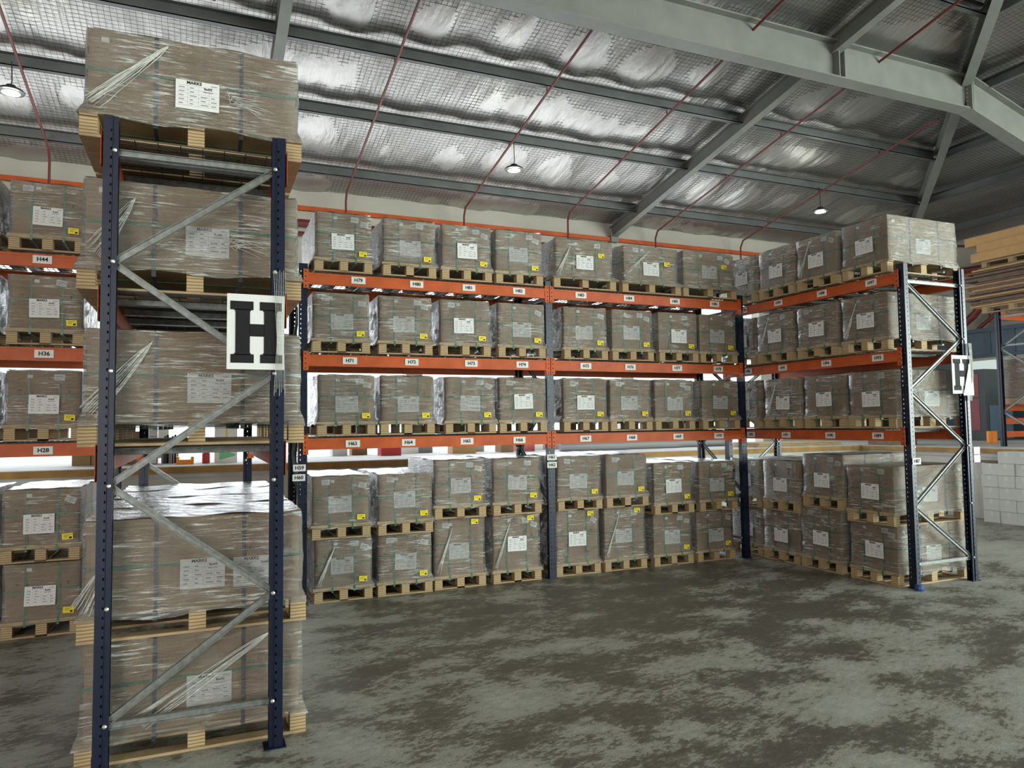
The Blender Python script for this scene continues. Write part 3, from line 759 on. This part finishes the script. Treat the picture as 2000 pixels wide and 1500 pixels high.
def kit(w_, h_, pw, D=1.15):
    k = (w_, h_, pw, D)
    if k in KIT: return KIT[k]
    K = {}; hw = w_/2; y0, y1 = .03, D-.03
    K['deck'] = MB().box(-pw/2, pw/2, 0, D, PH-.012, PH).box(-pw/2, pw/2, 0, .09, PH-.031, PH-.013).box(-pw/2, pw/2, D/2-.045, D/2+.045, PH-.031, PH-.013).box(-pw/2, pw/2, D-.09, D, PH-.031, PH-.013).mesh('pallet_deck', M['wood'])
    K['block'] = MB().box(-.042, .042, -.045, .045, .016, PH-.032).mesh('pallet_block', M['block'])
    K['bot'] = MB().box(-.045, .045, 0, D, 0, .015).mesh('bottom_board', M['wood'])
    K['botx'] = MB().box(-pw/2+.10, pw/2-.10, 0, .09, .001, .015).mesh('bottom_board', M['wood'])
    zl = PH+h_*.78
    K['carton'] = MB().box(-hw+.008, hw-.008, y0+.008, y1-.008, PH, zl+.01).mesh('carton', M['card'])
    lid = MB().box(-hw, hw, y0, y1, zl, PH+h_).mesh('carton_lid', M['card']); K['lid'] = lid
    # printed handling marks
    pm = MB(); yf = y0+.0078
    for i, cx in enumerate((-.20, -.12, .12, .20)):
        cx = cx*w_/.6; z0 = PH+h_*.56; pm.box(cx-.024, cx-.0225, yf-.0008, yf, z0, z0+.07).box(cx+.0225, cx+.024, yf-.0008, yf, z0, z0+.07).box(cx-.024, cx+.024, yf-.0008, yf, z0+.068, z0+.07)
        if i % 2: pm.box(cx-.008, cx+.008, yf-.0008, yf, z0+.012, z0+.045)
        else: pm.ext([(cx-.018, z0+.035), (cx-.008, z0+.047), (cx+.008, z0+.047), (cx+.018, z0+.035)], yf-.0008, yf).box(cx-.0012, cx+.0012, yf-.0008, yf, z0+.01, z0+.036)
    K['marks'] = pm.mesh('handling_marks', M['printbrown'])
    K['film'] = [film_mesh(w_, y0, y1, .112, PH+h_+.004, pw, 10+i) for i in range(3)]
    # straps: loops as thin boxes
    t = .0015; sw = .009; zt_ = PH+h_
    b = MB(); b.box(-sw, sw, y0-.004, y0-.002, PH, zt_+.002).box(-sw, sw, y1+.002, y1+.004, PH, zt_+.002).box(-sw, sw, y0, y1, zt_, zt_+.002).box(-sw, sw, y0-.03, y1+.03, .094, .096)
    b.box(-sw, sw, -.003, y0-.002, .094, PH+.001).box(-sw, sw, y1, D+.003, .094, PH+.001)
    K['strap'] = b.mesh('strap', M['green'])
    b = MB(); b.box(-hw-.004, -hw-.002, -.011, .011, PH, zt_+.002).box(hw+.002, hw+.004, -.011, .011, PH, zt_+.002).box(-hw, hw, -.011, .011, zt_+.001, zt_+.003)
    b.box(-pw/2-.003, -hw-.002, -.011, .011, .09, PH+.002).box(hw+.002, pw/2+.003, -.011, .011, .09, PH+.002).box(-pw/2, pw/2, -.011, .011, .088, .09)
    K['cross'] = b.mesh('cross_strap', M['darkstrap'])
    zb_ = PH+h_*.52; b = MB()
    for a in ((-hw-.003, -hw-.001, y0, y1), (hw+.001, hw+.003, y0, y1), (-hw, hw, y0-.003, y0-.001), (-hw, hw, y1+.001, y1+.003)): b.box(*a, zb_-.009, zb_+.009)
    K['belt'] = b.mesh('belt_strap', M['green'])
    K['small'] = MB().box(-.02, .02, -.001, 0, -.015, .015).mesh('small_sticker', M['paper'])
    K['mid'] = MB().box(-.042, .042, -.001, 0, -.028, .028).mesh('white_sticker', M['paper'])
    K['midp'] = MB().box(-.034, .02, -.0016, -.001, .006, .012).box(-.034, .03, -.0016, -.001, -.006, -.001).box(-.034, .01, -.0016, -.001, -.018, -.014).mesh('sticker_lines', M['inkgrey'])
    K['yel'] = MB().box(-.042, .042, -.001, 0, -.027, .027).mesh('yellow_sticker', M['yellow'])
    K['yelp'] = MB().box(-.03, .03, -.0016, -.001, .013, .016).box(-.03, .008, -.0016, -.001, .003, .006).box(-.03, .002, -.0016, -.001, -.008, -.005).box(.012, .033, -.0016, -.001, -.02, -.004).mesh('yellow_sticker_print', M['ink'])
    KIT[k] = K; return K
def twist(parent, p0, p1, seed, knot=True, r=.0035):
    rr = random.Random(seed); s = MB(); p0 = Vector(p0); p1 = Vector(p1)
    d = p1-p0; L = d.length
    for q in range(9):
        pts = []; a = rr.uniform(-.012, .012)*3
        for i in range(9):
            t = i/8; sp = (1-t)*.030
            off = Vector((rr.uniform(-.3, .3)*sp+a*(1-t)*.6, 0, rr.uniform(-.25, .25)*sp-a*(1-t)*.4))
            pts.append(p0+d*t+off+Vector((0, -.004-.004*rr.random(), 0)))
        s.tube(pts, [r*(.55+.35*sin(pi*i/8)) for i in range(9)], 5)
    return obj('twisted_film', s.mesh('twisted_film', M['filmdense'], True), parent)
NL = [0]
def load(x, y, z, rz, label, group, w_=.575, h_=.485, pw=.622, D=1.15, yellow=True, belt=True, sideface=False, tw=None, lab_dx=0, lab_z=None, sf=None):
    K = kit(w_, h_, pw, D); NL[0] += 1; i0 = NL[0]; rr = random.Random(i0*13)
    r = empty('wrapped_pallet_load', (x, y, z), rz+rr.uniform(-.006, .006)); tag(r, label, 'pallet load', group)
    pal = obj('pallet', K['deck'], r)
    for bx_ in (-pw/2+.055, 0, pw/2-.055):
        for by in (.045, D/2, D-.045): obj('pallet_block', K['block'], pal, (bx_, by, 0))
        obj('bottom_board', K['bot'], pal, (bx_, 0, 0))
    for by in (0, D-.09): obj('bottom_board', K['botx'], pal, (0, by, 0))
    c = obj('carton', K['carton'], r); obj('carton_lid', K['lid'], c); obj('handling_marks', K['marks'], c)
    obj('film_wrap', K['film'][i0 % 3], r)
    for sx in (-.2, .2):
        obj('strap', K['strap'], r, (sx*w_/.6*.62+rr.uniform(-.01, .01), 0, 0))
    for sy in (.38, .84): obj('cross_strap', K['cross'], r, (0, sy, 0))
    if belt: obj('belt_strap', K['belt'], r, (0, 0, rr.uniform(-.02, .02)))
    yf = .0268
    lz = PH+(h_*.40 if lab_z is None else lab_z)+rr.uniform(-.02, .02)
    lx = lab_dx+rr.uniform(-.02, .02)
    outside = (not yellow) or x < 0 or rr.random() < .35
    shipping_label(r, .235, .17, (lx, .0125 if outside else yf, lz), (0, rr.uniform(-.03, .03), 0))
    o = obj('small_sticker', K['small'], r, (-w_*.17+rr.uniform(-.02, .02), yf, PH+h_*.9), (0, rr.uniform(-.1, .1), 0))
    if rr.random() < .75:
        o = obj('white_sticker', K['mid'], r, (w_*rr.choice((.2, .24, -.28)), yf, PH+h_*.885), (0, rr.uniform(-.05, .12), 0)); obj('sticker_lines', K['midp'], o)
    if rr.random() < .4:
        o = obj('white_sticker', K['mid'], r, (w_*.38, yf, PH+h_*.80), (0, rr.uniform(.1, .5), 0)); obj('sticker_lines', K['midp'], o)
    if yellow:
        yz = PH+h_*.13 if yellow is True else PH+h_*yellow
        o = obj('yellow_sticker', K['yel'], r, (w_*.35 if yellow is True else w_*.30, .0115, yz), (0, rr.uniform(-.06, .06), 0)); obj('yellow_sticker_print', K['yelp'], o)
    if sideface:
        # long face (+x local) faces the camera
        xs = w_/2+.0032
        shipping_label(r, .235, .17, (xs+(.0135 if sf == .60 else 0), .585 if sf is None else sf, PH+h_*.36), (0, 0, pi/2))
        obj('small_sticker', K['small'], r, (xs, 1.08 if i0 % 2 else .12, PH+h_*.88), (0, 0, pi/2))
        o = obj('carton_lettering', text_mesh('Made in China', .045, M['printbrown'], .0005), r, (xs-.0098, .98, PH+h_*.60), (0, 0, pi/2))
    yf = .018
    if tw == 'f': twist(r, (-w_/2+.03, yf-.003, PH+.03), (-w_/2+.20, yf-.003, PH+h_*.86), i0)
    if tw == 'f2': twist(r, (-w_/2+.02, yf-.003, PH+.10), (-.02, yf-.003, PH+h_*.88), i0)
    return r
zd = .022
YL = YB-.04
gN = {3: 'wrapped carton loads on the top level of the back rack', 2: 'wrapped carton loads on the middle level of the back rack', 1: 'wrapped carton loads on the lowest level of the back rack'}
for i, x in enumerate([1.375, 2.09, 2.755, 3.405]): load(x, YL, Z3+zd, 0, f'film-wrapped brown carton on a pallet, top level above tag H{79+i}', gN[3])
load(4.275, YL, Z3+zd, 0, 'wide low film-wrapped carton on a pallet, top level above tag H83', gN[3], .77, .455, .88, yellow=.62, tw='f')
load(5.235, YL, Z3+zd, 0, 'wide low film-wrapped carton on a pallet, top level above tag H84', gN[3], .79, .455, .90, yellow=.55, tw='f2')
load(6.14, YL, Z3+zd, 0, 'wide low film-wrapped carton on a pallet, top level above tags H85 and H86', gN[3], .80, .455, .88, yellow=.62)
for i, x in enumerate([1.35, 2.04, 2.73, 3.425, 4.27, 4.935, 5.62, 6.255]):
    load(x, YL, Z2+zd, 0, f'film-wrapped brown carton on a pallet, middle level above tag H{71+i}', gN[2])
for i, x in enumerate([1.405, 2.06, 2.785, 3.43, 4.25, 4.89, 5.54, 6.265]):
    load(x, YL, Z1+zd, 0, f'film-wrapped brown carton on a pallet, lowest beam level above tag H{63+i}', gN[1])
fx = [(1.38, 1.35), (2.035, 2.03), (2.67, 2.66), (3.36, 3.35), (4.17, 4.18), (4.83, 4.84), (5.54, 5.53), (6.205, 6.225)]
tall = [0, 0, 1, 1, 1, 1, 0, 0]
for i, ((xe, xg), tl) in enumerate(zip(fx, tall)):
    h_ = .615 if tl else .49
    yy = YB+(0 if i < 2 else (.03 if i < 4 else .06))
    load(xe, yy, 0, 0, f'film-wrapped carton on a pallet standing on the floor under tag H{63+i}', 'wrapped carton loads on the floor of the back rack', h_=h_,
         yellow=(.93 if tl else True), tw='f' if i in (0, 2, 3, 5) else None, lab_z=.27 if tl else None)
    load(xg, yy-.05, PH+h_+.014, 0, f'film-wrapped carton stacked second from the floor under tag H{63+i}', 'wrapped carton loads stacked second in the back rack', h_=.49)
# far left
gl = 'wrapped carton loads at the far left'
for z, nm in ((Z3+zd, 'above tag H44'), (Z2+zd, 'above tag H36'), (Z1+zd, 'above tag H28')):
    load(-1.30, YL, z, 0, f'film-wrapped brown carton on a pallet {nm}', gl)
    load(-1.97, YL, z, 0, f'film-wrapped carton cut by the left picture edge, left of the one {nm}', gl)
load(-1.265, YB-.13, 0, 0, 'film-wrapped carton on a pallet on the floor below tag H28', gl)
load(-1.285, YB-.12, PH+.50, 0, 'film-wrapped carton stacked second from the floor below tag H28', gl)
load(-1.99, YB-.10, 0, 0, 'film-wrapped carton on the floor cut by the left picture edge', gl)
load(-1.98, YB-.12, PH+.50, 0, 'film-wrapped carton stacked second at the left picture edge', gl)
# right-hand rack (fronts face -X)
XR = 6.925
yr = {3: [5.935, 6.64, 7.32, 8.0], 2: [5.97, 6.67, 7.39, 8.05], 1: [5.91, 6.59, 7.29, 8.03]}
t1 = {3: 97, 2: 93, 1: 89}
tws = {(3, 1): 'f', (2, 0): 'f', (2, 2): 'f', (1, 2): 'f'}
for lv, z in ((3, Z3), (2, Z2), (1, Z1)):
    for i, yc in enumerate(yr[lv]):
        load(XR, yc, z+zd, -pi/2, f'film-wrapped brown carton on a pallet in the right-hand rack above tag H{t1[lv]+i}', 'wrapped carton loads in the right-hand rack', .60, .495, .64, yellow=False, sideface=(i == 0), tw=tws.get((lv, i)))
fy = [(5.945, 5.955, 0, 'nearest'), (6.69, 6.625, 1, 'second'), (7.35, 7.32, 0, 'third'), (8.03, 8.02, 0, 'farthest')]
for i, (ye, yg, tl, nm) in enumerate(fy):
    h_ = .60 if tl else .495
    load(XR-.03 if i < 3 else XR, ye, 0, -pi/2, f'film-wrapped carton on the floor of the right-hand rack, {nm} one', 'wrapped carton loads on the floor of the right-hand rack', .60, h_, .64, yellow=False, sideface=(i == 0))
    load(XR-.04 if i < 3 else XR, yg, PH+h_+.004, -pi/2, f'film-wrapped carton stacked second in the right-hand rack, {nm} one', 'wrapped carton loads on the floor of the right-hand rack', .60, .495, .64, yellow=False, sideface=(i == 0))
# near left rack: long faces to the camera
lvls = [(0, 'on the floor', 1), (PH+.50+.006, 'second from the floor', 2), (Z1+zd, 'on the lowest beam level', 3), (Z2+zd, 'on the middle beam level', 4), (Z3+zd, 'on the top level', 5)]
for z, nm, q in lvls:
    for k, yc in enumerate((4.86, 5.535, 6.205, 6.875)):
        hgt = {1: .50, 2: .50, 3: .50, 4: .475, 5: .48}[q]
        ld = load(-.635+(.035 if q <= 2 else (.02 if q == 3 else 0)), yc, z, -pi/2, f'large film-wrapped carton in the near left rack {nm}, '+['nearest the camera', 'second in depth', 'third in depth', 'farthest'][k],
                  'wrapped carton loads in the near left rack', .61, hgt, .655, D=1.19, yellow=False, sideface=(k == 0), sf=.60 if q == 5 else (.66 if q != 2 else .62))
        if k == 0 and q == 2: shipping_label(ld, .235, .17, (.61/2+.0032, .90, PH+.17), (0, 0, pi/2))
        if k == 0:
            xs = .61/2+.014
            A = {5: ((.05, .05), (.44, .44)), 4: ((.08, .06), (.28, .38)), 3: ((.05, .04), (.36, .44)), 2: ((.02, .03), (.13, .26)), 1: ((.30, .05), (1.0, .47))}[q]
            s = MB(); rr = random.Random(q)
            (ya, za), (yb_, zb_) = A
            for t in range(16):
                da = rr.uniform(-.045, .045); pts = []
                for j in range(8):
                    u = j/7; pts.append((xs+.004*rr.random(), ya+(yb_-ya)*u+da*(1-u)**.6, PH+za+(zb_-za)*u-da*(1-u)**.6*.8+rr.uniform(-.005, .005)))
                s.tube(pts, [.0018+.0010*sin(j+t) for j in range(8)], 5)
            obj('twisted_film', s.mesh('twisted_film', M['filmdense'], True), ld)
            if q in (5, 4):
                s = MB()
                for t in range(22):
                    ang = rr.uniform(-.5, .2) if t < 12 else rr.uniform(0, 6.28); L_ = rr.uniform(.08, .22) if t < 12 else rr.uniform(.02, .05)
                    a = Vector((xs+.004, .80+rr.uniform(-.03, .03), PH+.17+rr.uniform(-.03, .03)))
                    s.tube([a, a+Vector((.003, cos(ang)*L_*.5, sin(ang)*L_*.5+.004)), a+Vector((.001, cos(ang)*L_, sin(ang)*L_))], [.003, .0018, .0008], 4)
                obj('crumpled_film', s.mesh('crumpled_film', M['filmdense'], True), ld)

g_ = MB().lathe([(.045, 0), (.048, .02), (.046, .05), (.035, .065)], 12)
o = obj('foot_guard', g_.mesh('foot_guard', simple('blue_plastic', (.02, .05, .2), .4)), None, (6.965, 5.44, .001)); tag(o, 'small blue plastic guard at the foot of the right-hand rack near post', 'guard')
# ------------------------------------------------------------------ right-hand background
wb = 'white cartons stacked by the dock'
rr = random.Random(5)
K_ = []
for cnum in range(3):
    for r_ in range(6):
        if cnum == 0 and r_ == 5: continue
        y0 = 8.56-cnum*.285; z0 = r_*.205
        b = MB().box(0, .30, -.28, 0, 0, .20)
        o = obj('white_carton', b.mesh('white_carton', M['whitebox']), None, (12.64+rr.uniform(-.01, .02), y0+rr.uniform(-.004, .004), z0))
        obj('carton_tape', MB().box(-.001, .0, -.17, -.11, .12, .199).mesh('carton_tape', M['tag']), o)
        tag(o, f'plain white carton, {["bottom","second","third","fourth","fifth","sixth"][r_]} of the {["left","middle","right"][cnum]} column beside the dock', 'box', wb)
o = obj('folded_cardboard', MB().box(0, .3, -.42, 0, 0, .025).mesh('folded_cardboard', M['sheet']), None, (12.66, 8.72, 1.03)); tag(o, 'flattened cardboard lying on the left white carton column', 'cardboard')
# charcoal cabinet on the dock
r = empty('tall_cabinet', (17.25, 11.5, DZ)); tag(r, 'tall charcoal cabinet with a maroon side strip on the dock at the right', 'cabinet')
obj('cabinet_body', MB().box(0, 1.0, 0, .8, 0, 1.72).mesh('cabinet_body', M['cab']), r)
obj('lower_panel', MB().box(.12, .95, -.01, 0, .05, .85).mesh('lower_panel', M['cladrib']), r)
obj('maroon_strip', MB().box(-.01, 0, .15, .5, .25, 1.0).box(-.01, 0, .15, .5, 1.05, 1.6).mesh('maroon_strip', M['maroon']), r)
o = obj('yellow_drum', MB().lathe([(.09, 0), (.10, .02), (.10, .24), (.09, .26)], 16).mesh('yellow_drum', M['orangeplastic']), None, (15.6, 10.3, DZ)); tag(o, 'orange drum standing on the dock beside the charcoal cabinet', 'drum')
# rack on the right dock
def frame2(x, y, rz, lab):
    r = empty('rack_upright', (x, y, DZ), rz); tag(r, lab, 'rack frame', 'rack on the right dock')
    sc = 2.62/HP
    for yy, rt in ((0, 0), (.95, pi)):
        u = obj('upright_post', FM['up'], r, (0, yy, 0), (0, 0, rt)); u.scale = (1, 1, sc)
    side = False
    for za, zc in zip([2.4, 1.85, 1.25, .65, .1], [1.85, 1.25, .65, .1]):
        obj('diagonal_brace', FM['ch']((0, .05, zc if side else za), (0, .9, za if side else zc)).mesh('diagonal_brace', M['galv']), r); side = not side
    for za in (2.45, 1.9): obj('horizontal_brace', FM['ch']((0, .05, za), (0, .9, za)).mesh('horizontal_brace', M['galv']), r)
    return r
frame2(13.93, 8.06, 0, 'navy blue rack frame standing on the dock behind the white cartons')
for z, nm in ((3.80, 'top'), (2.05, 'upper'), (1.80, 'lower'), (1.55, 'bottom')):
    r = empty('rack_beam', (14, 9, z), pi); 
    o = obj('rack_beam', MB().box(0, 2.7, -.02, .03, -.11, 0).mesh('dock_beam', M['orange']), None, (13.98, 9.02, z)); bpy.data.objects.remove(r)
    tag(o, f'orange {nm} beam of the rack on the right dock, rear side', 'rack beam', 'beams of the dock rack')
    o = obj('rack_beam', MB().box(0, 2.7, -.02, .03, -.11, 0).mesh('dock_beam', M['orange']), None, (13.98, 8.04, z))
    tag(o, f'orange {nm} beam of the rack on the right dock, front side', 'rack beam', 'beams of the dock rack')
# wrapped brown load on dock rack
r = empty('wrapped_pallet_load', (14.1, 8.0, 2.06)); tag(r, 'brown wrapped cartons on a pallet in the rack on the right dock', 'pallet load')
obj('pallet', MB().box(0, 1.2, 0, 1.1, .10, .13).box(0, .1, 0, 1.1, 0, .1).box(.55, .65, 0, 1.1, 0, .1).box(1.1, 1.2, 0, 1.1, 0, .1).mesh('dock_pallet', M['wood']), r)
cc = MB()
for a in range(3):
    for b_ in range(2): cc.box(.02+a*.39, .40+a*.39, .02, 1.08, .13+b_*.37, .49+b_*.37)
obj('cartons', cc.mesh('dock_cartons', M['card']), r)
obj('film_wrap', MB().box(.0, 1.2, .0, 1.1, .12, .90).mesh('dock_film', M['film']), r)
# pallet + flattened cardboard + pallet + long boxes
def plain_pallet(x, y, z, rz, lab, grp):
    r = empty('wooden_pallet', (x, y, z), rz); tag(r, lab, 'pallet', grp)
    obj('pallet_deck', MB().box(0, 1.2, 0, 1.6, .095, .12).mesh('pp_deck', M['wood']), r)
    for a in (0, .55, 1.1):
        for b_ in (0, .5, 1.0, 1.5): obj('pallet_block', MB().box(a, a+.1, b_, b_+.1, .015, .095).mesh('pp_block', M['block']), r)
        obj('bottom_board', MB().box(a, a+.1, 0, 1.6, 0, .015).mesh('pp_bot', M['wood']), r)
    return r
plain_pallet(13.75, 7.55, 3.81, 0, 'wooden pallet under the flattened cardboard stack at the upper right', 'pallets of the dock rack')
z = 3.935; rr = random.Random(11)
NTH = ['first', 'second', 'third', 'fourth', 'fifth', 'sixth', 'seventh', 'eighth', 'ninth', 'tenth', 'eleventh', 'twelfth', 'thirteenth', 'fourteenth', 'fifteenth', 'sixteenth', 'seventeenth', 'eighteenth', 'nineteenth', 'twentieth', 'twenty-first', 'twenty-second']
for i in range(22):
    th = .034
    dx, dy = rr.uniform(-.05, .05), rr.uniform(-.18, .22)
    o = obj('flattened_carton', MB().box(0, 1.25, 0, 2.0, 0, th-.006).mesh('flat_carton', M['sheet'] if rr.random() < .8 else M['tan']), None, (13.70+dx, 7.30+dy, z))
    tag(o, 'flattened brown carton in the upper right stack, '+NTH[i]+' from the bottom', 'cardboard', 'flattened cartons in the stack'); z += th
plain_pallet(13.8, 7.55, z, 0, 'wooden pallet lying on the flattened cardboard stack', 'pallets of the dock rack'); z += .12
for i, (dy, dz_) in enumerate(((-.05, 0), (-.15, .17), (.1, .34))):
    o = obj('long_carton', MB().box(0, .5, -1.7, 0, 0, .165).mesh('long_carton', M['tan']), None, (13.68+.03*i, 9.32+dy, z+dz_))
    tag(o, f'long tan cardboard box on the upper right stack, {["lowest","middle","uppermost"][i]} of three', 'box', 'long tan boxes at the upper right')
# blue clad office along right wall
clad = MB().box(18.7, XW, 3, 13.8, 3.38, 4.12).box(18.7, XW, 3, 13.8, DZ, 2.45).box(18.7, XW, 13.3, 13.8, 2.45, 3.38)
o = struct('trim_5', clad, M['clad'])
rb = MB()
y = 4.2
while y < 13.8: rb.box(18.66, 18.7, y, y+.07, 3.45, 4.04); y += .62
rb.box(18.64, 18.7, 3, 13.8, 4.04, 4.14).box(18.64, 18.7, 3, 13.8, 3.38, 3.46)
struct('trim_6', rb, M['cladrib'])
for k in range(6):
    y0 = 13.3-(k+1)*1.6; r = empty(f'window_{k+1}', (18.72, y0, 2.45)); r['kind'] = 'structure'
    fr_ = MB().box(0, .06, 0, 1.6, .86, .93).box(0, .06, 0, 1.6, 0, .05).box(0, .06, 0, .05, 0, .93).box(0, .06, 1.55, 1.6, 0, .93)
    obj('window_frame', fr_.mesh('window_frame', M['window_frame']), r); obj('window_pane', MB().box(.03, .035, .05, 1.55, .05, .86).mesh('window_pane', M['glass']), r)

# wall light and bell on the right wall
o = obj('wall_junction_box', MB().box(18.9, 19, 11.95, 12.1, 4.3, 4.5).mesh('jb', M['greyplastic'])); tag(o, 'small grey box on the right wall above the blue cladding', 'box')

# ------------------------------------------------------------------ goods on the back dock
def item(name, mb, mat, loc, lab, cat, grp=None):
    o = obj(name, mb.mesh(name, M[mat]), None, loc); tag(o, lab, cat, grp); return o
rr = random.Random(21)
G = 'goods standing on the back dock'
item('shelf_drawer_unit', MB().box(0, .20, 0, .3, 0, .56), 'greyplastic', (-.80, 12.2, DZ), 'grey drawer unit on the back dock seen through the near left rack', 'drawer unit')
for k in range(4):
    d = obj('drawer_front', MB().box(.01, .19, -.01, 0, .02+k*.135, .14+k*.135).mesh('drawer_front', M['tag']), bpy.data.objects['shelf_drawer_unit'])
item('orange_crate', MB().box(0, .24, 0, .25, 0, .07).box(.0, .04, 0, .25, .07, .11).box(.20, .24, 0, .25, .07, .11), 'orangeplastic', (-.33, 11.9, DZ), 'orange plastic crate on the back dock seen through the near left rack', 'crate')
for k in range(2): item('red_can', MB().lathe([(.05, 0), (.055, .01), (.055, .15), (.035, .17)], 14), 'redplastic', (.08, 12.1+k*.3, DZ), 'red can on the back dock, '+('front one' if k == 0 else 'rear one'), 'can', 'red cans')
for k in range(7):
    item('upright_folder', MB().box(0, .026, 0, .25, 0, .40+.02*(k % 3)), ['greyplastic', 'cab', 'ink'][k % 3], (-.55+k*.035, 12.4, DZ), f'dark upright folder on the back dock, {NTH[k]} from the left in the row', 'folder', 'dark folders in a row')
r = empty('notice_board', (.20, 12.2, DZ)); tag(r, 'bright white standing notice board with green print on the back dock', 'notice board')
obj('board_panel', MB().box(0, .33, 0, .03, 0, .62).mesh('board_panel', M['whiteboard']), r)
obj('green_patch', MB().ext([(.07, .04), (.30, .10), (.30, .13), (.07, .20)], -.004, 0).mesh('green_patch', M['greenboard']), r)
obj('yellow_strip', MB().box(.16, .185, -.004, 0, .3, .58).mesh('yellow_strip', M['yellow']), r)
for k in range(4):
    item('brown_carton', MB().box(0, .24, 0, .3, 0, .50), 'card', (-1.75+k*.25, 12.5, DZ), f'brown carton on the back dock, {NTH[k]} from the left behind the near rack', 'box', 'small brown cartons on the dock')
x = 2.2
names = ['whitebox', 'card', 'redplastic', 'whiteboard', 'greyplastic', 'tan']
cn = 0
while x < 7.4:
    wd = rr.uniform(.22, .5); h_ = rr.uniform(.12, .26); mt = names[cn % 6]
    colr = {'whitebox': 'white', 'card': 'brown', 'redplastic': 'red', 'whiteboard': 'bright white', 'greyplastic': 'grey', 'tan': 'tan'}[mt]
    item('small_box', MB().box(0, wd, 0, .3, 0, h_), mt, (x, 12.9+rr.uniform(0, .8), DZ), f'low {colr} box on the back dock, {NTH[cn]} from the left in the row', 'box', 'low boxes along the back dock'); x += wd+rr.uniform(.03, .2); cn += 1
for k in range(3):
    item('rolled_sheet', MB().tube([(0, 0, .08), (1.5, 0, .08)], .08, 12), 'greyplastic', (6.4+k*1.4, 12.6+.2*k, DZ), f'grey rolled sheet lying on the back dock, {["left","middle","right"][k]} one', 'roll', 'rolled sheets')
pk = empty('plank_bundle', (10.28, 11.5, DZ)); tag(pk, 'bundle of pale wooden planks wrapped in film on the dock behind the right-hand rack', 'planks')
for k in range(3): obj('plank_layer', MB().box(.02*k, 2.3-.03*k, 0, .8, k*.035, k*.035+.028).mesh('plank_layer', M['wood']), pk)
item('brown_carton', MB().box(0, .85, 0, .5, 0, .26), 'sheet', (13.1, 10.8, DZ), 'dark brown carton on the dock seen under tag H89', 'box')
